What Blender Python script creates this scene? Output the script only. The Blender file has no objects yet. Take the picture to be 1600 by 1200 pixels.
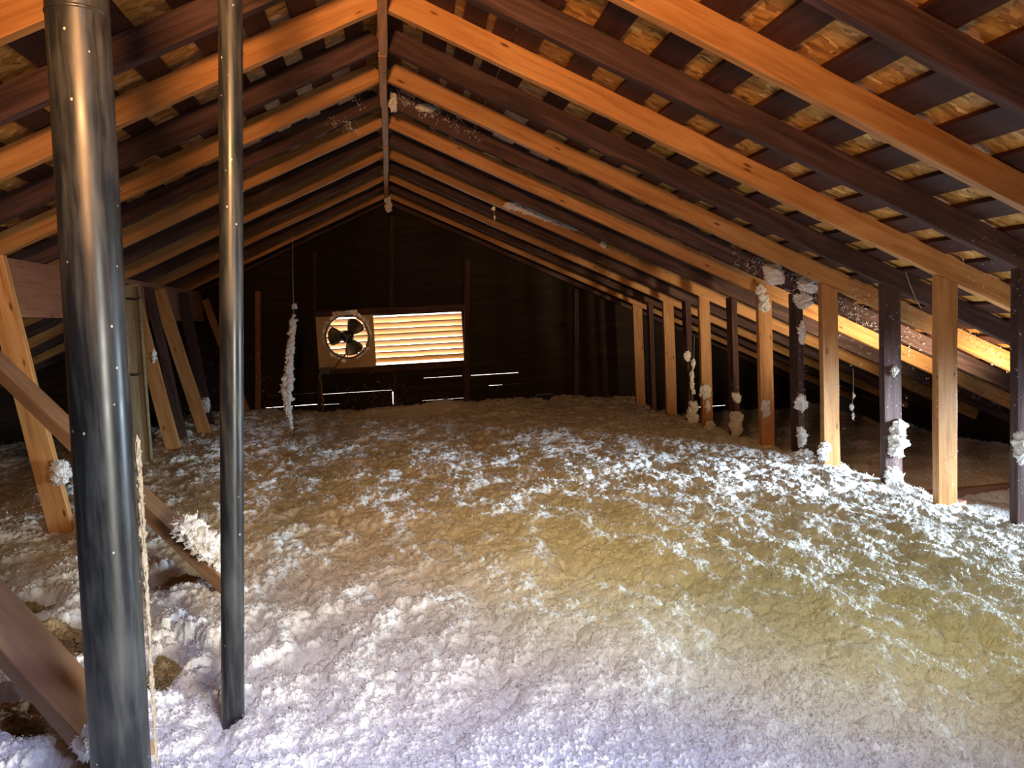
import bpy, bmesh, math, random
import numpy as np
from mathutils import Vector, Matrix, noise

R_ = math.radians
sc = bpy.context.scene
COL = sc.collection
random.seed(7)
Z0 = 1.25            # eye height above the ceiling board; every z below is written relative to the eye

# ------------------------------------------------------------------ camera
F_, RX, UP = Vector((0.15318404, 0.98471725, -0.08286483)), Vector((0.98621916, -0.15764253, -0.0502056)), Vector((0.06250134, 0.07403219, 0.99529534))
FPX = 1200.0
cam = bpy.data.cameras.new('camera'); cam.lens = 36 * FPX / 1600; cam.sensor_width = 36; cam.sensor_fit = 'HORIZONTAL'
cam.clip_start = 0.02; cam.clip_end = 200
camo = bpy.data.objects.new('camera', cam); COL.objects.link(camo)
camo.matrix_world = Matrix(((RX.x, UP.x, -F_.x, 0), (RX.y, UP.y, -F_.y, 0), (RX.z, UP.z, -F_.z, Z0), (0, 0, 0, 1)))
sc.camera = camo

def ray(x, y): return F_ + RX * ((x - 800) / FPX) - UP * ((y - 600) / FPX)
def atY(x, y, Y): d = ray(x, y); return d * (Y / d.y)          # a measured image point at depth Y
def atZ(x, y, Z): d = ray(x, y); return d * (Z / d.z)
def atX(x, y, X): d = ray(x, y); return d * (X / d.x)

# ------------------------------------------------------------------ world, lights, exposure
w = bpy.data.worlds.new('sky'); sc.world = w; w.use_nodes = True
bg = w.node_tree.nodes['Background']; bg.inputs[0].default_value = (1.0, 0.93, 0.84, 1); bg.inputs[1].default_value = 7.0
sc.view_settings.view_transform = 'Standard'; sc.view_settings.look = 'None'
sc.view_settings.exposure = 0.0; sc.view_settings.gamma = 1; sc.view_settings.use_curve_mapping = False
sc.cycles.max_bounces = 8; sc.cycles.diffuse_bounces = 4; sc.cycles.glossy_bounces = 3
sc.cycles.sample_clamp_indirect = 4.0

def area(name, loc, target, sx, sy, power, col, spread=180):
    l = bpy.data.lights.new(name, 'AREA'); l.shape = 'RECTANGLE'; l.size = sx; l.size_y = sy
    l.energy = power; l.color = col; l.spread = R_(spread)
    o = bpy.data.objects.new(name, l); COL.objects.link(o)
    o.location = Vector(loc) + Vector((0, 0, Z0))
    d = Vector(target) - Vector(loc)
    o.rotation_euler = d.to_track_quat('-Z', 'Y').to_euler(); return o
# added blue light in an invented roof hatch, brightens the near insulation
area('added_hatch_light', (0.45, 0.05, 1.12), (-0.25, 0.78, -0.8), 0.6, 0.5, 12, (0.40, 0.52, 1.0), 75)
# daylight through the vent opening low in the right eave
area('eave_daylight', (3.40, 2.78, -0.56), (2.44, 3.14, -0.75), 0.60, 0.28, 23, (0.66, 0.83, 1.0), 54)
area('eave_daylight', (3.40, 2.15, -0.56), (2.40, 2.10, -0.76), 0.55, 0.28, 22, (0.66, 0.83, 1.0), 66)
area('eave_sunlight', (3.28, 2.95, -0.80), (3.05, 4.2, -0.30), 0.20, 0.14, 7, (1.0, 0.78, 0.50), 50)
# added warm light in an invented back-wall opening, aimed at the wide pipe
area('added_back_light', (2.1, -1.52, -0.32), (-0.45, 1.3, -0.66), 0.6, 0.62, 8, (1.0, 0.96, 0.84), 34)
# added unseen lamp behind the camera, turned up to brighten the rafters
area('rafter_fill_light', (-0.20, 0.22, 0.52), (0.20, 2.9, 1.35), 0.16, 0.16, 27, (1.0, 0.47, 0.18), 108)

bulb = bpy.data.lights.new('fill_bulb', 'POINT'); bulb.energy = 2; bulb.color = (1.0, 0.60, 0.22); bulb.shadow_soft_size = 0.07  # added unseen bulb, a warm fill from above
def spot(name, loc, tgt, power, col, ang, blend):
    l = bpy.data.lights.new(name, 'SPOT'); l.energy = power; l.color = col; l.spot_size = R_(ang); l.spot_blend = blend; l.shadow_soft_size = 0.05
    o = bpy.data.objects.new(name, l); COL.objects.link(o); o.location = Vector(loc) + Vector((0, 0, Z0))
    o.rotation_euler = (Vector(tgt) - Vector(loc)).to_track_quat('-Z', 'Y').to_euler()
# two added yellow lamps, out of view, turned down to tint the insulation
spot('floor_fill_light', (0.62, 0.62, 0.70), (1.12, 2.05, -0.8), 40, (1.0, 0.90, 0.28), 64, 0.9)
spot('floor_fill_light', (0.16, 0.60, 0.78), (-0.10, 2.45, -0.8), 46, (1.0, 0.74, 0.26), 62, 0.9)
bulbo = bpy.data.objects.new('fill_bulb', bulb); COL.objects.link(bulbo); bulbo.location = (-0.16, 0.40, 0.58 + Z0)

# ------------------------------------------------------------------ materials
def mat(name):
    m = bpy.data.materials.new(name); m.use_nodes = True
    nt = m.node_tree; b = nt.nodes['Principled BSDF']; return m, nt, b
def N(nt, t, **k):
    n = nt.nodes.new(t)
    for a, v in k.items():
        if a.startswith('i_'):
            n.inputs[int(a[2:])].default_value = v
        else: setattr(n, a, v)
    return n
def L(nt, a, b): nt.links.new(a, b)
def ramp(nt, fac, stops):
    r = nt.nodes.new('ShaderNodeValToRGB'); e = r.color_ramp.elements
    while len(e) < len(stops): e.new(0.5)
    for i, (p, c) in enumerate(stops): e[i].position = p; e[i].color = (*c, 1)
    L(nt, fac, r.inputs[0]); return r
def mix(nt, fac, a, b, mode='MIX'):
    n = nt.nodes.new('ShaderNodeMix'); n.data_type = 'RGBA'; n.blend_type = mode
    for s, v in ((0, fac), (6, a), (7, b)):
        if isinstance(v, (int, float)): n.inputs[s].default_value = v
        elif isinstance(v, tuple): n.inputs[s].default_value = (*v, 1)
        else: L(nt, v, n.inputs[s])
    return n.outputs[2]

def coords(nt, scale, rnd=True):
    tc = N(nt, 'ShaderNodeTexCoord'); mp = N(nt, 'ShaderNodeMapping'); mp.inputs['Scale'].default_value = scale
    if rnd:
        oi = N(nt, 'ShaderNodeObjectInfo'); mu = N(nt, 'ShaderNodeMath', operation='MULTIPLY', i_1=37.0)
        L(nt, oi.outputs['Random'], mu.inputs[0]); cb = N(nt, 'ShaderNodeCombineXYZ')
        for k in range(3): L(nt, mu.outputs[0], cb.inputs[k])
        va = N(nt, 'ShaderNodeVectorMath', operation='ADD'); L(nt, tc.outputs['Object'], va.inputs[0]); L(nt, cb.outputs[0], va.inputs[1])
        L(nt, va.outputs[0], mp.inputs[0])
    else: L(nt, tc.outputs['Object'], mp.inputs[0])
    return mp.outputs[0]

def wood(name, c1, c2, c3, rough=0.6, knots=True, bump=0.25, stain=None):
    m, nt, b = mat(name)
    v = coords(nt, (1.2, 16, 16))
    n1 = N(nt, 'ShaderNodeTexNoise'); n1.inputs['Scale'].default_value = 2.2; n1.inputs['Detail'].default_value = 6; n1.inputs['Distortion'].default_value = 0.8
    L(nt, v, n1.inputs[0])
    v2 = coords(nt, (2.5, 60, 60)); n2 = N(nt, 'ShaderNodeTexNoise'); n2.inputs['Scale'].default_value = 3; n2.inputs['Detail'].default_value = 3
    L(nt, v2, n2.inputs[0])
    v3 = coords(nt, (1.6, 2.4, 2.4)); n3 = N(nt, 'ShaderNodeTexNoise'); n3.inputs['Scale'].default_value = 1.3; n3.inputs['Detail'].default_value = 3
    L(nt, v3, n3.inputs[0])
    r1 = ramp(nt, n1.outputs[0], [(0.34, c2), (0.5, c1), (0.66, c3)])
    c = mix(nt, 0.4, r1.outputs[0], ramp(nt, n2.outputs[0], [(0.35, c2), (0.65, c1)]).outputs[0])
    c = mix(nt, ramp(nt, n3.outputs[0], [(0.4, (0, 0, 0)), (0.75, (0.55, 0.55, 0.55))]).outputs[0], c, stain or c2)
    if knots:
        v4 = coords(nt, (2.6, 9, 9)); vo = N(nt, 'ShaderNodeTexVoronoi'); vo.inputs['Scale'].default_value = 2.0
        L(nt, v4, vo.inputs[0])
        k = ramp(nt, vo.outputs['Distance'], [(0.06, (1, 1, 1)), (0.125, (0.0, 0.0, 0.0))])
        c = mix(nt, k.outputs[0], c, (c2[0] * 0.45, c2[1] * 0.35, c2[2] * 0.3))
    oi = N(nt, 'ShaderNodeObjectInfo'); hs = N(nt, 'ShaderNodeHueSaturation')
    mr = N(nt, 'ShaderNodeMapRange'); mr.inputs[3].default_value = 0.82; mr.inputs[4].default_value = 1.15
    L(nt, oi.outputs['Random'], mr.inputs[0]); L(nt, mr.outputs[0], hs.inputs['Value']); L(nt, c, hs.inputs['Color'])
    L(nt, hs.outputs[0], b.inputs['Base Color']); b.inputs['Roughness'].default_value = rough; b.inputs['Specular IOR Level'].default_value = 0.25
    bp = N(nt, 'ShaderNodeBump'); bp.inputs['Strength'].default_value = bump; bp.inputs['Distance'].default_value = 0.002
    L(nt, n2.outputs[0], bp.inputs['Height']); L(nt, bp.outputs[0], b.inputs['Normal'])
    return m

M = {}
M['pine'] = wood('new_pine', (0.58, 0.29, 0.10), (0.36, 0.155, 0.045), (0.66, 0.38, 0.16), 0.5)
M['old'] = wood('old_dark_timber', (0.090, 0.047, 0.040), (0.038, 0.020, 0.017), (0.16, 0.092, 0.082), 0.75, False, 0.35)
M['fir'] = wood('reddish_fir', (0.33, 0.155, 0.09), (0.21, 0.09, 0.05), (0.40, 0.20, 0.13), 0.6)
M['slat'] = wood('old_roof_board', (0.075, 0.024, 0.016), (0.035, 0.012, 0.009), (0.105, 0.038, 0.024), 0.6, False, 0.2)
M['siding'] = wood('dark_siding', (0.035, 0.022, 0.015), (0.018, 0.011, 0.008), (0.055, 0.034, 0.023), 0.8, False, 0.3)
M['pale'] = wood('weathered_pale_board', (0.30, 0.25, 0.155), (0.19, 0.155, 0.09), (0.42, 0.37, 0.25), 0.75, False, 0.3)
M['brace'] = wood('tan_brace_timber', (0.36, 0.22, 0.125), (0.25, 0.14, 0.075), (0.44, 0.29, 0.18), 0.65, False)
M['ply'] = wood('plywood', (0.80, 0.60, 0.34), (0.66, 0.46, 0.23), (0.86, 0.68, 0.42), 0.6, False, 0.1)
M['louver'] = wood('louver_wood', (0.84, 0.60, 0.34), (0.72, 0.46, 0.22), (0.90, 0.70, 0.45), 0.7, False, 0.2)

def osb():
    m, nt, b = mat('osb_sheathing')
    cols = []
    base = coords(nt, (1, 1, 1), False)
    prev = None
    for i, (ang, s) in enumerate([(0.4, 1.0), (1.5, 1.15), (2.5, 0.9)]):
        mp = N(nt, 'ShaderNodeMapping'); mp.inputs['Rotation'].default_value = (0, 0, ang); mp.inputs['Scale'].default_value = (24 * s, 60 * s, 20)
        nz = N(nt, 'ShaderNodeTexNoise'); nz.inputs['Scale'].default_value = 9
        av = N(nt, 'ShaderNodeVectorMath', operation='MULTIPLY_ADD'); L(nt, nz.outputs['Color'], av.inputs[0]); av.inputs[1].default_value = (0.02, 0.02, 0.0); L(nt, base, av.inputs[2]); L(nt, base, nz.inputs[0])
        L(nt, av.outputs[0], mp.inputs[0])
        vo = N(nt, 'ShaderNodeTexVoronoi'); vo.inputs['Scale'].default_value = 1.0; L(nt, mp.outputs[0], vo.inputs[0])
        sp = N(nt, 'ShaderNodeSeparateColor'); L(nt, vo.outputs['Color'], sp.inputs[0])
        r = ramp(nt, sp.outputs[0], [(0.0, (0.22, 0.085, 0.016)), (0.18, (0.44, 0.19, 0.035)), (0.5, (0.60, 0.28, 0.055)), (0.88, (0.70, 0.36, 0.08)), (1.0, (0.95, 0.62, 0.26))])
        if prev is None: prev = r.outputs[0]; pf = sp.outputs[1]
        else:
            k = ramp(nt, sp.outputs[1], [(0.50, (0, 0, 0)), (0.55, (1, 1, 1))])
            prev = mix(nt, k.outputs[0], prev, r.outputs[0])
    L(nt, prev, b.inputs['Base Color']); b.inputs['Roughness'].default_value = 0.5
    bp = N(nt, 'ShaderNodeBump'); bp.inputs['Strength'].default_value = 0.5; bp.inputs['Distance'].default_value = 0.004
    L(nt, prev, bp.inputs['Height']); L(nt, bp.outputs[0], b.inputs['Normal'])
    return m
M['osb'] = osb()

def plain(name, col, rough=0.6, metal=0.0, var=0.0, vs=30):
    m, nt, b = mat(name); b.inputs['Roughness'].default_value = rough; b.inputs['Metallic'].default_value = metal
    v = coords(nt, (1, 1, 1), False); n = N(nt, 'ShaderNodeTexNoise'); n.inputs['Scale'].default_value = vs; n.inputs['Detail'].default_value = 4; L(nt, v, n.inputs[0])
    lo = tuple(max(0, x * (1 - var)) for x in col); hi = tuple(min(1, x * (1 + var)) for x in col)
    r = ramp(nt, n.outputs[0], [(0.3, lo), (0.7, hi)]); L(nt, r.outputs[0], b.inputs['Base Color'])
    return m
M['foil'] = plain('aluminium_foil_tape', (0.50, 0.50, 0.54), 0.4, 0.5, 0.35, 60)
M['black'] = plain('black_metal', (0.025, 0.025, 0.025), 0.4, 0.2, 0.3)
M['blade'] = plain('dull_fan_blade_metal', (0.20, 0.19, 0.16), 0.4, 0.7, 0.3)
M['cable'] = plain('cable_sheath', (0.30, 0.19, 0.10), 0.55, 0, 0.3)
M['box'] = plain('blue_plastic_box', (0.05, 0.06, 0.22), 0.4, 0, 0.2)
M['plaster'] = plain('ceiling_board', (0.35, 0.32, 0.28), 0.9, 0, 0.15, 8)
M['string'] = plain('cotton_string', (0.45, 0.40, 0.33), 0.9, 0, 0.2)
M['concrete'] = plain('rough_boards', (0.045, 0.03, 0.022), 0.9, 0, 0.4, 6)
M['copper'] = plain('reddish_pipe', (0.30, 0.12, 0.08), 0.5, 0.1, 0.3)

def fluffm(name='white_fibre_insulation', lo=(0.74, 0.73, 0.70), hi=(0.90, 0.90, 0.89)):
    m, nt, b = mat(name)
    v = coords(nt, (1, 1, 1), False)
    n = N(nt, 'ShaderNodeTexNoise'); n.inputs['Scale'].default_value = 90; n.inputs['Detail'].default_value = 5; n.inputs['Roughness'].default_value = 0.7; L(nt, v, n.inputs[0])
    r = ramp(nt, n.outputs[0], [(0.3, lo), (0.65, hi)]); L(nt, r.outputs[0], b.inputs['Base Color'])
    b.inputs['Roughness'].default_value = 0.95; b.inputs['Specular IOR Level'].default_value = 0.0
    v2 = N(nt, 'ShaderNodeTexVoronoi'); v2.inputs['Scale'].default_value = 240; L(nt, v, v2.inputs[0])
    bp = N(nt, 'ShaderNodeBump'); bp.inputs['Strength'].default_value = 0.6; bp.inputs['Distance'].default_value = 0.004
    ad = N(nt, 'ShaderNodeMath', operation='MULTIPLY_ADD', i_1=-0.5); L(nt, v2.outputs['Distance'], ad.inputs[0]); L(nt, n.outputs[0], ad.inputs[2])
    L(nt, ad.outputs[0], bp.inputs['Height']); L(nt, bp.outputs[0], b.inputs['Normal'])
    return m
M['fluff'] = fluffm()
M['cream'] = fluffm('dimmed_cream_fluff', (0.34, 0.27, 0.18), (0.52, 0.44, 0.32))  # fluff colour darkened to offset the direct eave light on it
M['tan'] = fluffm('old_tan_insulation', (0.16, 0.10, 0.045), (0.50, 0.38, 0.21))

def pipem():
    m, nt, b = mat('dusty_black_plastic_pipe')
    v = coords(nt, (26, 26, 2.2), False); n = N(nt, 'ShaderNodeTexNoise'); n.inputs['Scale'].default_value = 3; n.inputs['Detail'].default_value = 7; n.inputs['Roughness'].default_value = 0.65; L(nt, v, n.inputs[0])
    v2 = coords(nt, (1, 1, 0.45), False); n2 = N(nt, 'ShaderNodeTexNoise'); n2.inputs['Scale'].default_value = 17; n2.inputs['Detail'].default_value = 6; L(nt, v2, n2.inputs[0])
    r = ramp(nt, n.outputs[0], [(0.45, (0.010, 0.012, 0.014)), (0.66, (0.045, 0.048, 0.045)), (0.85, (0.12, 0.12, 0.11))])
    r2 = ramp(nt, n2.outputs[0], [(0.5, (0, 0, 0)), (0.8, (0.5, 0.5, 0.5))])
    c = mix(nt, r2.outputs[0], r.outputs[0], (0.09, 0.09, 0.085))
    vo = N(nt, 'ShaderNodeTexVoronoi'); vo.inputs['Scale'].default_value = 38; v3 = coords(nt, (1, 1, 0.8), False); L(nt, v3, vo.inputs[0])
    k = ramp(nt, vo.outputs['Distance'], [(0.04, (1, 1, 1)), (0.08, (0, 0, 0))]); c = mix(nt, k.outputs[0], c, (0.55, 0.53, 0.48))
    L(nt, c, b.inputs['Base Color'])
    rr = ramp(nt, n2.outputs[0], [(0.3, (0.27, 0.27, 0.27)), (0.7, (0.5, 0.5, 0.5))]); L(nt, rr.outputs[0], b.inputs['Roughness'])
    return m
M['pipe'] = pipem()

# ------------------------------------------------------------------ helpers
def tag(o, label=None, cat=None, group=None, kind=None):
    if label: o['label'] = label
    if cat: o['category'] = cat
    if group: o['group'] = group
    if kind: o['kind'] = kind
    return o
def empty(name, loc):
    o = bpy.data.objects.new(name, None); COL.objects.link(o); o.empty_display_size = 0.1
    o.location = Vector(loc) + Vector((0, 0, Z0)); return o
def meshobj(name, verts, faces, m, origin=(0, 0, 0), parent=None, smooth=False):
    """verts in eye-relative coordinates; the object's origin is put at `origin`."""
    og = Vector(origin)
    me = bpy.data.meshes.new(name); me.from_pydata([tuple(Vector(v) - og) for v in verts], [], faces); me.update()
    me.materials.append(m)
    if smooth: me.polygons.foreach_set('use_smooth', [True] * len(me.polygons))
    o = bpy.data.objects.new(name, me); COL.objects.link(o)
    o.location = og + Vector((0, 0, Z0))
    if parent is not None:
        o.parent = parent; o.location = o.location - parent.location
    return o
def npobj(name, V, Fq, m, smooth=False):
    """numpy mesh of quads or triangles"""
    me = bpy.data.meshes.new(name); k = Fq.shape[1]
    me.vertices.add(len(V)); me.vertices.foreach_set('co', V.astype(np.float32).ravel())
    me.loops.add(Fq.size); me.loops.foreach_set('vertex_index', Fq.astype(np.int32).ravel())
    me.polygons.add(len(Fq)); me.polygons.foreach_set('loop_start', (np.arange(len(Fq)) * k).astype(np.int32))
    me.polygons.foreach_set('loop_total', np.full(len(Fq), k, np.int32))
    if smooth: me.polygons.foreach_set('use_smooth', np.ones(len(Fq), bool))
    me.update(); me.validate(); me.materials.append(m)
    o = bpy.data.objects.new(name, me); COL.objects.link(o); o.location = (0, 0, Z0); return o
def boxes(bl):
    V, Fc = [], []
    for (x0, y0, z0, x1, y1, z1) in bl:
        n = len(V)
        V += [(x0, y0, z0), (x1, y0, z0), (x1, y1, z0), (x0, y1, z0), (x0, y0, z1), (x1, y0, z1), (x1, y1, z1), (x0, y1, z1)]
        Fc += [tuple(n + i for i in f) for f in ((0, 3, 2, 1), (4, 5, 6, 7), (0, 1, 5, 4), (1, 2, 6, 5), (2, 3, 7, 6), (3, 0, 4, 7))]
    return V, Fc
def beam(name, p0, p1, w_, h_, m, side=(0, 1, 0), parent=None, seg=None, wob=0.0018, cut0=None, cut1=None):
    """A sawn timber from p0 to p1 (centre line). `side` is the direction its width w_ runs along; h_ is across that.
    Local X is the length, so the grain follows it.  cut0/cut1: a plane normal for the end cut."""
    p0, p1 = Vector(p0), Vector(p1); ax = (p1 - p0); ln = ax.length; ax.normalize()
    sd = Vector(side); sd = (sd - ax * sd.dot(ax)).normalized(); up = ax.cross(sd).normalized()
    if up.z < 0: up = -up; sd = -sd
    sd = up.cross(ax)
    Mx = Matrix((ax, sd, up)).transposed()
    n = seg or max(2, int(ln / 0.12)); b = min(w_, h_) * 0.045
    prof = [(-w_/2 + b, -h_/2), (w_/2 - b, -h_/2), (w_/2, -h_/2 + b), (w_/2, h_/2 - b), (w_/2 - b, h_/2), (-w_/2 + b, h_/2), (-w_/2, h_/2 - b), (-w_/2, -h_/2 + b)]
    sx = random.random() * 50
    V, Fc = [], []
    for i in range(n + 1):
        t = i / n * ln
        oy = noise.noise(Vector((t * 1.1 + sx, 3.1, 0))) * wob * 2; oz = noise.noise(Vector((t * 1.1 + sx, 9.7, 0))) * wob * 2
        for k, (a, c) in enumerate(prof):
            j = noise.noise(Vector((t * 5 + sx, k * 7.3, 1.7))) * wob
            x = t
            if i == 0 and cut0 is not None: x += cut0 * c
            if i == n and cut1 is not None: x += cut1 * c
            V.append((x, a + oy + j * (1 if a > 0 else -1), c + oz + j * (1 if c > 0 else -1)))
    for i in range(n):
        for k in range(8):
            k2 = (k + 1) % 8; Fc.append((i*8 + k, i*8 + k2, (i+1)*8 + k2, (i+1)*8 + k))
    Fc.append(tuple(range(7, -1, -1))); Fc.append(tuple(n*8 + k for k in range(8)))
    me = bpy.data.meshes.new(name); me.from_pydata(V, [], Fc); me.update(); me.materials.append(m)
    bm = bmesh.new(); bm.from_mesh(me); bmesh.ops.recalc_face_normals(bm, faces=bm.faces); bm.to_mesh(me); bm.free()
    o = bpy.data.objects.new(name, me); COL.objects.link(o)
    W = Mx.to_4x4(); W.translation = p0 + Vector((0, 0, Z0))
    if parent is not None:
        o.parent = parent; o.matrix_basis = Matrix.Translation(-parent.location) @ W
    else: o.matrix_basis = W
    return o
def tube(pts, r, n=10):
    V, Fc = [], []
    pts = [Vector(p) for p in pts]
    rr = r if isinstance(r, (list, tuple)) else [r] * len(pts)
    for i, p in enumerate(pts):
        d = (pts[min(i+1, len(pts)-1)] - pts[max(i-1, 0)]).normalized()
        a = d.orthogonal().normalized() if abs(d.z) < 0.9 else (Vector((1, 0, 0)) - d * d.x).normalized()
        c = d.cross(a)
        for k in range(n):
            t = 2 * math.pi * k / n; V.append(p + (a * math.cos(t) + c * math.sin(t)) * rr[i])
    for i in range(len(pts) - 1):
        for k in range(n):
            k2 = (k + 1) % n; Fc.append((i*n + k, i*n + k2, (i+1)*n + k2, (i+1)*n + k))
    Fc.append(tuple(range(n - 1, -1, -1))); Fc.append(tuple((len(pts)-1)*n + k for k in range(n)))
    return V, Fc
_ico = {}
def ico(s):
    if s not in _ico:
        bm = bmesh.new(); bmesh.ops.create_icosphere(bm, subdivisions=s, radius=1)
        _ico[s] = ([v.co.copy() for v in bm.verts], [tuple(v.index for v in f.verts) for f in bm.faces]); bm.free()
    return _ico[s]
def clump_geo(c, rx, ry, rz, s=4, spike=0.45, freq=2.2):
    c = Vector(c); off = Vector((random.random() * 90, random.random() * 90, random.random() * 90))
    V0, Fc = ico(s); V = []
    sc_ = Vector((rx, ry, rz)); mn = min(rx, ry, rz)
    for v in V0:
        q = Vector((v.x * rx, v.y * ry, v.z * rz)) / mn * freq * 0.5 + off
        d = 1 + noise.noise(q * 1.0) * 0.7 * spike * 2 + (0.5 - abs(noise.noise(q * 2.7))) * 0.5 * spike + (0.5 - abs(noise.noise(q * 6.5))) * 0.45 * spike
        V.append(c + Vector((v.x * rx, v.y * ry, v.z * rz)) * max(0.2, d))
    return V, Fc
def join(gl):
    V, Fc = [], []
    for v, f in gl:
        n = len(V); V += v; Fc += [tuple(n + i for i in q) for q in f]
    return V, Fc
def spikes(V, n, size):
    gv, gf = [], []
    c = sum(V, Vector()) / len(V)
    for _ in range(n):
        p = random.choice(V); d = (p - c); d = (d.normalized() + Vector((random.gauss(0, .6), random.gauss(0, .6), random.gauss(0, .6)))).normalized()
        a = d.orthogonal().normalized(); b = d.cross(a); S = size * random.uniform(.5, 1.4); k = len(gv); w_ = S * .22
        m_ = p + d * S * .35
        gv += [p - d * S * .4, m_ + a * w_, m_ - a * w_ * .5 + b * w_, m_ - a * w_ * .5 - b * w_, p + d * S + a * S * .35]
        gf += [tuple(k + i for i in t) for t in ((0, 2, 1), (0, 3, 2), (0, 1, 3), (4, 1, 2), (4, 2, 3), (4, 3, 1))]
    return gv, gf
ORD = ['first', 'second', 'third', 'fourth', 'fifth', 'sixth', 'seventh', 'eighth', 'ninth', 'tenth', 'eleventh', 'twelfth', 'thirteenth', 'fourteenth',
       'fifteenth', 'sixteenth', 'seventeenth', 'eighteenth', 'nineteenth', 'twentieth', 'twenty-first', 'twenty-second', 'twenty-third', 'twenty-fourth', 'twenty-fifth']

# ------------------------------------------------------------------ the attic's shell
H, MR, ML, XR = 1.135, 0.4719, 0.4376, 0.048       # underside of the rafters at the ridge, the two pitches, the ridge line
Y1, SP = 2.874, 0.8128                             # first pine rafter in view, pine-to-pine spacing
YB, YW = -1.6, 7.44                                # back wall, gable wall
RD = 0.089                                          # 2x4 depth
EX = 4.55; EL = -4.75                              # eaves
def zr(x): return H - (MR * (x - XR) if x > XR else ML * (XR - x))   # rafter underside
OVR = RD * math.sqrt(1 + MR * MR); OVL = RD * math.sqrt(1 + ML * ML)
TH = 0.019

# roof sheathing in two slopes; the right slope leaves an added hatch for the blue light
def slope_panel(x0, x1, y0, y1, s):
    ov = (OVR if s > 0 else OVL) + TH + 0.002; m_ = MR if s > 0 else ML
    f = lambda x: H + ov - m_ * abs(x - XR)
    V = [(x0, y0, f(x0)), (x1, y0, f(x1)), (x1, y1, f(x1)), (x0, y1, f(x0))]
    V += [(a, b, c + 0.012) for a, b, c in V]
    return V, [(0, 3, 2, 1), (4, 5, 6, 7), (0, 1, 5, 4), (1, 2, 6, 5), (2, 3, 7, 6), (3, 0, 4, 7)]
HX0, HX1, HY0, HY1 = 0.14, 0.80, -0.25, 0.36
g = [slope_panel(XR, HX0, YB, YW + .1, 1), slope_panel(HX1, EX, YB, YW + .1, 1), slope_panel(HX0, HX1, YB, HY0, 1), slope_panel(HX0, HX1, HY1, YW + .1, 1)]
V, Fc = join(g); o = meshobj('ceiling_right', V, Fc, M['osb']); tag(o, kind='structure')
V, Fc = slope_panel(EL, XR, YB, YW + .1, -1); o = meshobj('ceiling_left', V, Fc, M['osb']); tag(o, kind='structure')

# floor (the ceiling board of the room below)
V, Fc = boxes([(EL, YB, -Z0 - 0.03, EX, YW + .1, -Z0)]); tag(meshobj('floor', V, Fc, M['plaster']), kind='structure')

def grid_wall(name, x0, x1, z0, z1, y0, y1, holes, m, plane='y', extra=None, kind='structure'):
    xs = sorted(set([x0, x1] + [h[0] for h in holes] + [h[1] for h in holes])); zs = sorted(set([z0, z1] + [h[2] for h in holes] + [h[3] for h in holes]))
    xs = [x for x in xs if x0 <= x <= x1]; zs = [z for z in zs if z0 <= z <= z1]; bl = []
    for i in range(len(xs) - 1):
        for j in range(len(zs) - 1):
            cx, cz = (xs[i] + xs[i+1]) / 2, (zs[j] + zs[j+1]) / 2
            if any(h[0] < cx < h[1] and h[2] < cz < h[3] for h in holes): continue
            if plane == 'y': bl.append((xs[i], y0, zs[j], xs[i+1], y1, zs[j+1]))
            else: bl.append((y0, xs[i], zs[j], y1, xs[i+1], zs[j+1]))
    gl = [boxes(bl)]
    if extra: gl.append(extra)
    V, Fc = join(gl); return tag(meshobj(name, V, Fc, m), kind=kind)

def px_hole(xa, ya, xb, yb, hgt=0.006, Y=YW):
    a = atY(xa, ya, Y); b = atY(xb, yb, Y); zc = (a.z + b.z) / 2
    return (a.x, b.x, zc - hgt * .24, zc + hgt * .24)
WX0, WX1 = -0.645, atY(722, 500, YW).x
WZ1, WZ0 = 0.105, -0.368
slits = [(415, 637, 458, 635, .007), (460, 634, 497, 632, .008), (499, 633, 530, 631, .005), (497, 615, 612, 611, .005), (420, 617, 497, 615, .003),
         (660, 626, 727, 622, .005), (662, 590, 722, 588, .005), (736, 587, 810, 582, .006), (764, 603, 785, 601, .006), (790, 601, 840, 598, .0025),
         (735, 568, 790, 566, .002), (842, 459, 868, 457, .002), (838, 617, 866, 615, .004), (1088, 636, 1134, 634, .009), (296, 641, 304, 640, .010),
         (800, 600, 812, 599, .003)]
holes = [(WX0, WX1, WZ0, WZ1)] + [px_hole(*s) for s in slits]
a = atY(613.5, 612, YW); b = atY(615.5, 632, YW); holes.append((a.x - .003, a.x + .003, b.z, a.z))
ztop = 0.20
gab = [(EL, YW, ztop)]
def tri(y0, y1):
    pts = [(EL, ztop), (EX, ztop), (XR, H + 0.16)]
    zl = lambda x: H + 0.118 - (MR * (x - XR) if x > XR else ML * (XR - x))
    xa = XR - (H + .118 - ztop) / ML; xb = XR + (H + .118 - ztop) / MR
    P = [(xa, ztop), (xb, ztop), (XR, H + .118)]
    V = [(x, y0, z) for x, z in P] + [(x, y1, z) for x, z in P]
    return V, [(0, 1, 2), (5, 4, 3), (0, 3, 4, 1), (1, 4, 5, 2), (2, 5, 3, 0)]
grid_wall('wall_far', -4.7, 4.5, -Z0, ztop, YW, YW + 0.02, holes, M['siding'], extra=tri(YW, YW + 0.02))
# raised horizontal siding laps behind the studs
# back wall with an added opening for the light on the pipe
def tri_b(): 
    V, Fc = tri(YB - 0.02, YB); return V, Fc
grid_wall('wall_back', -4.7, 4.5, -Z0, ztop, YB - 0.02, YB, [(1.85, 2.4, -0.64, -0.02)], M['siding'], extra=tri_b())
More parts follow.
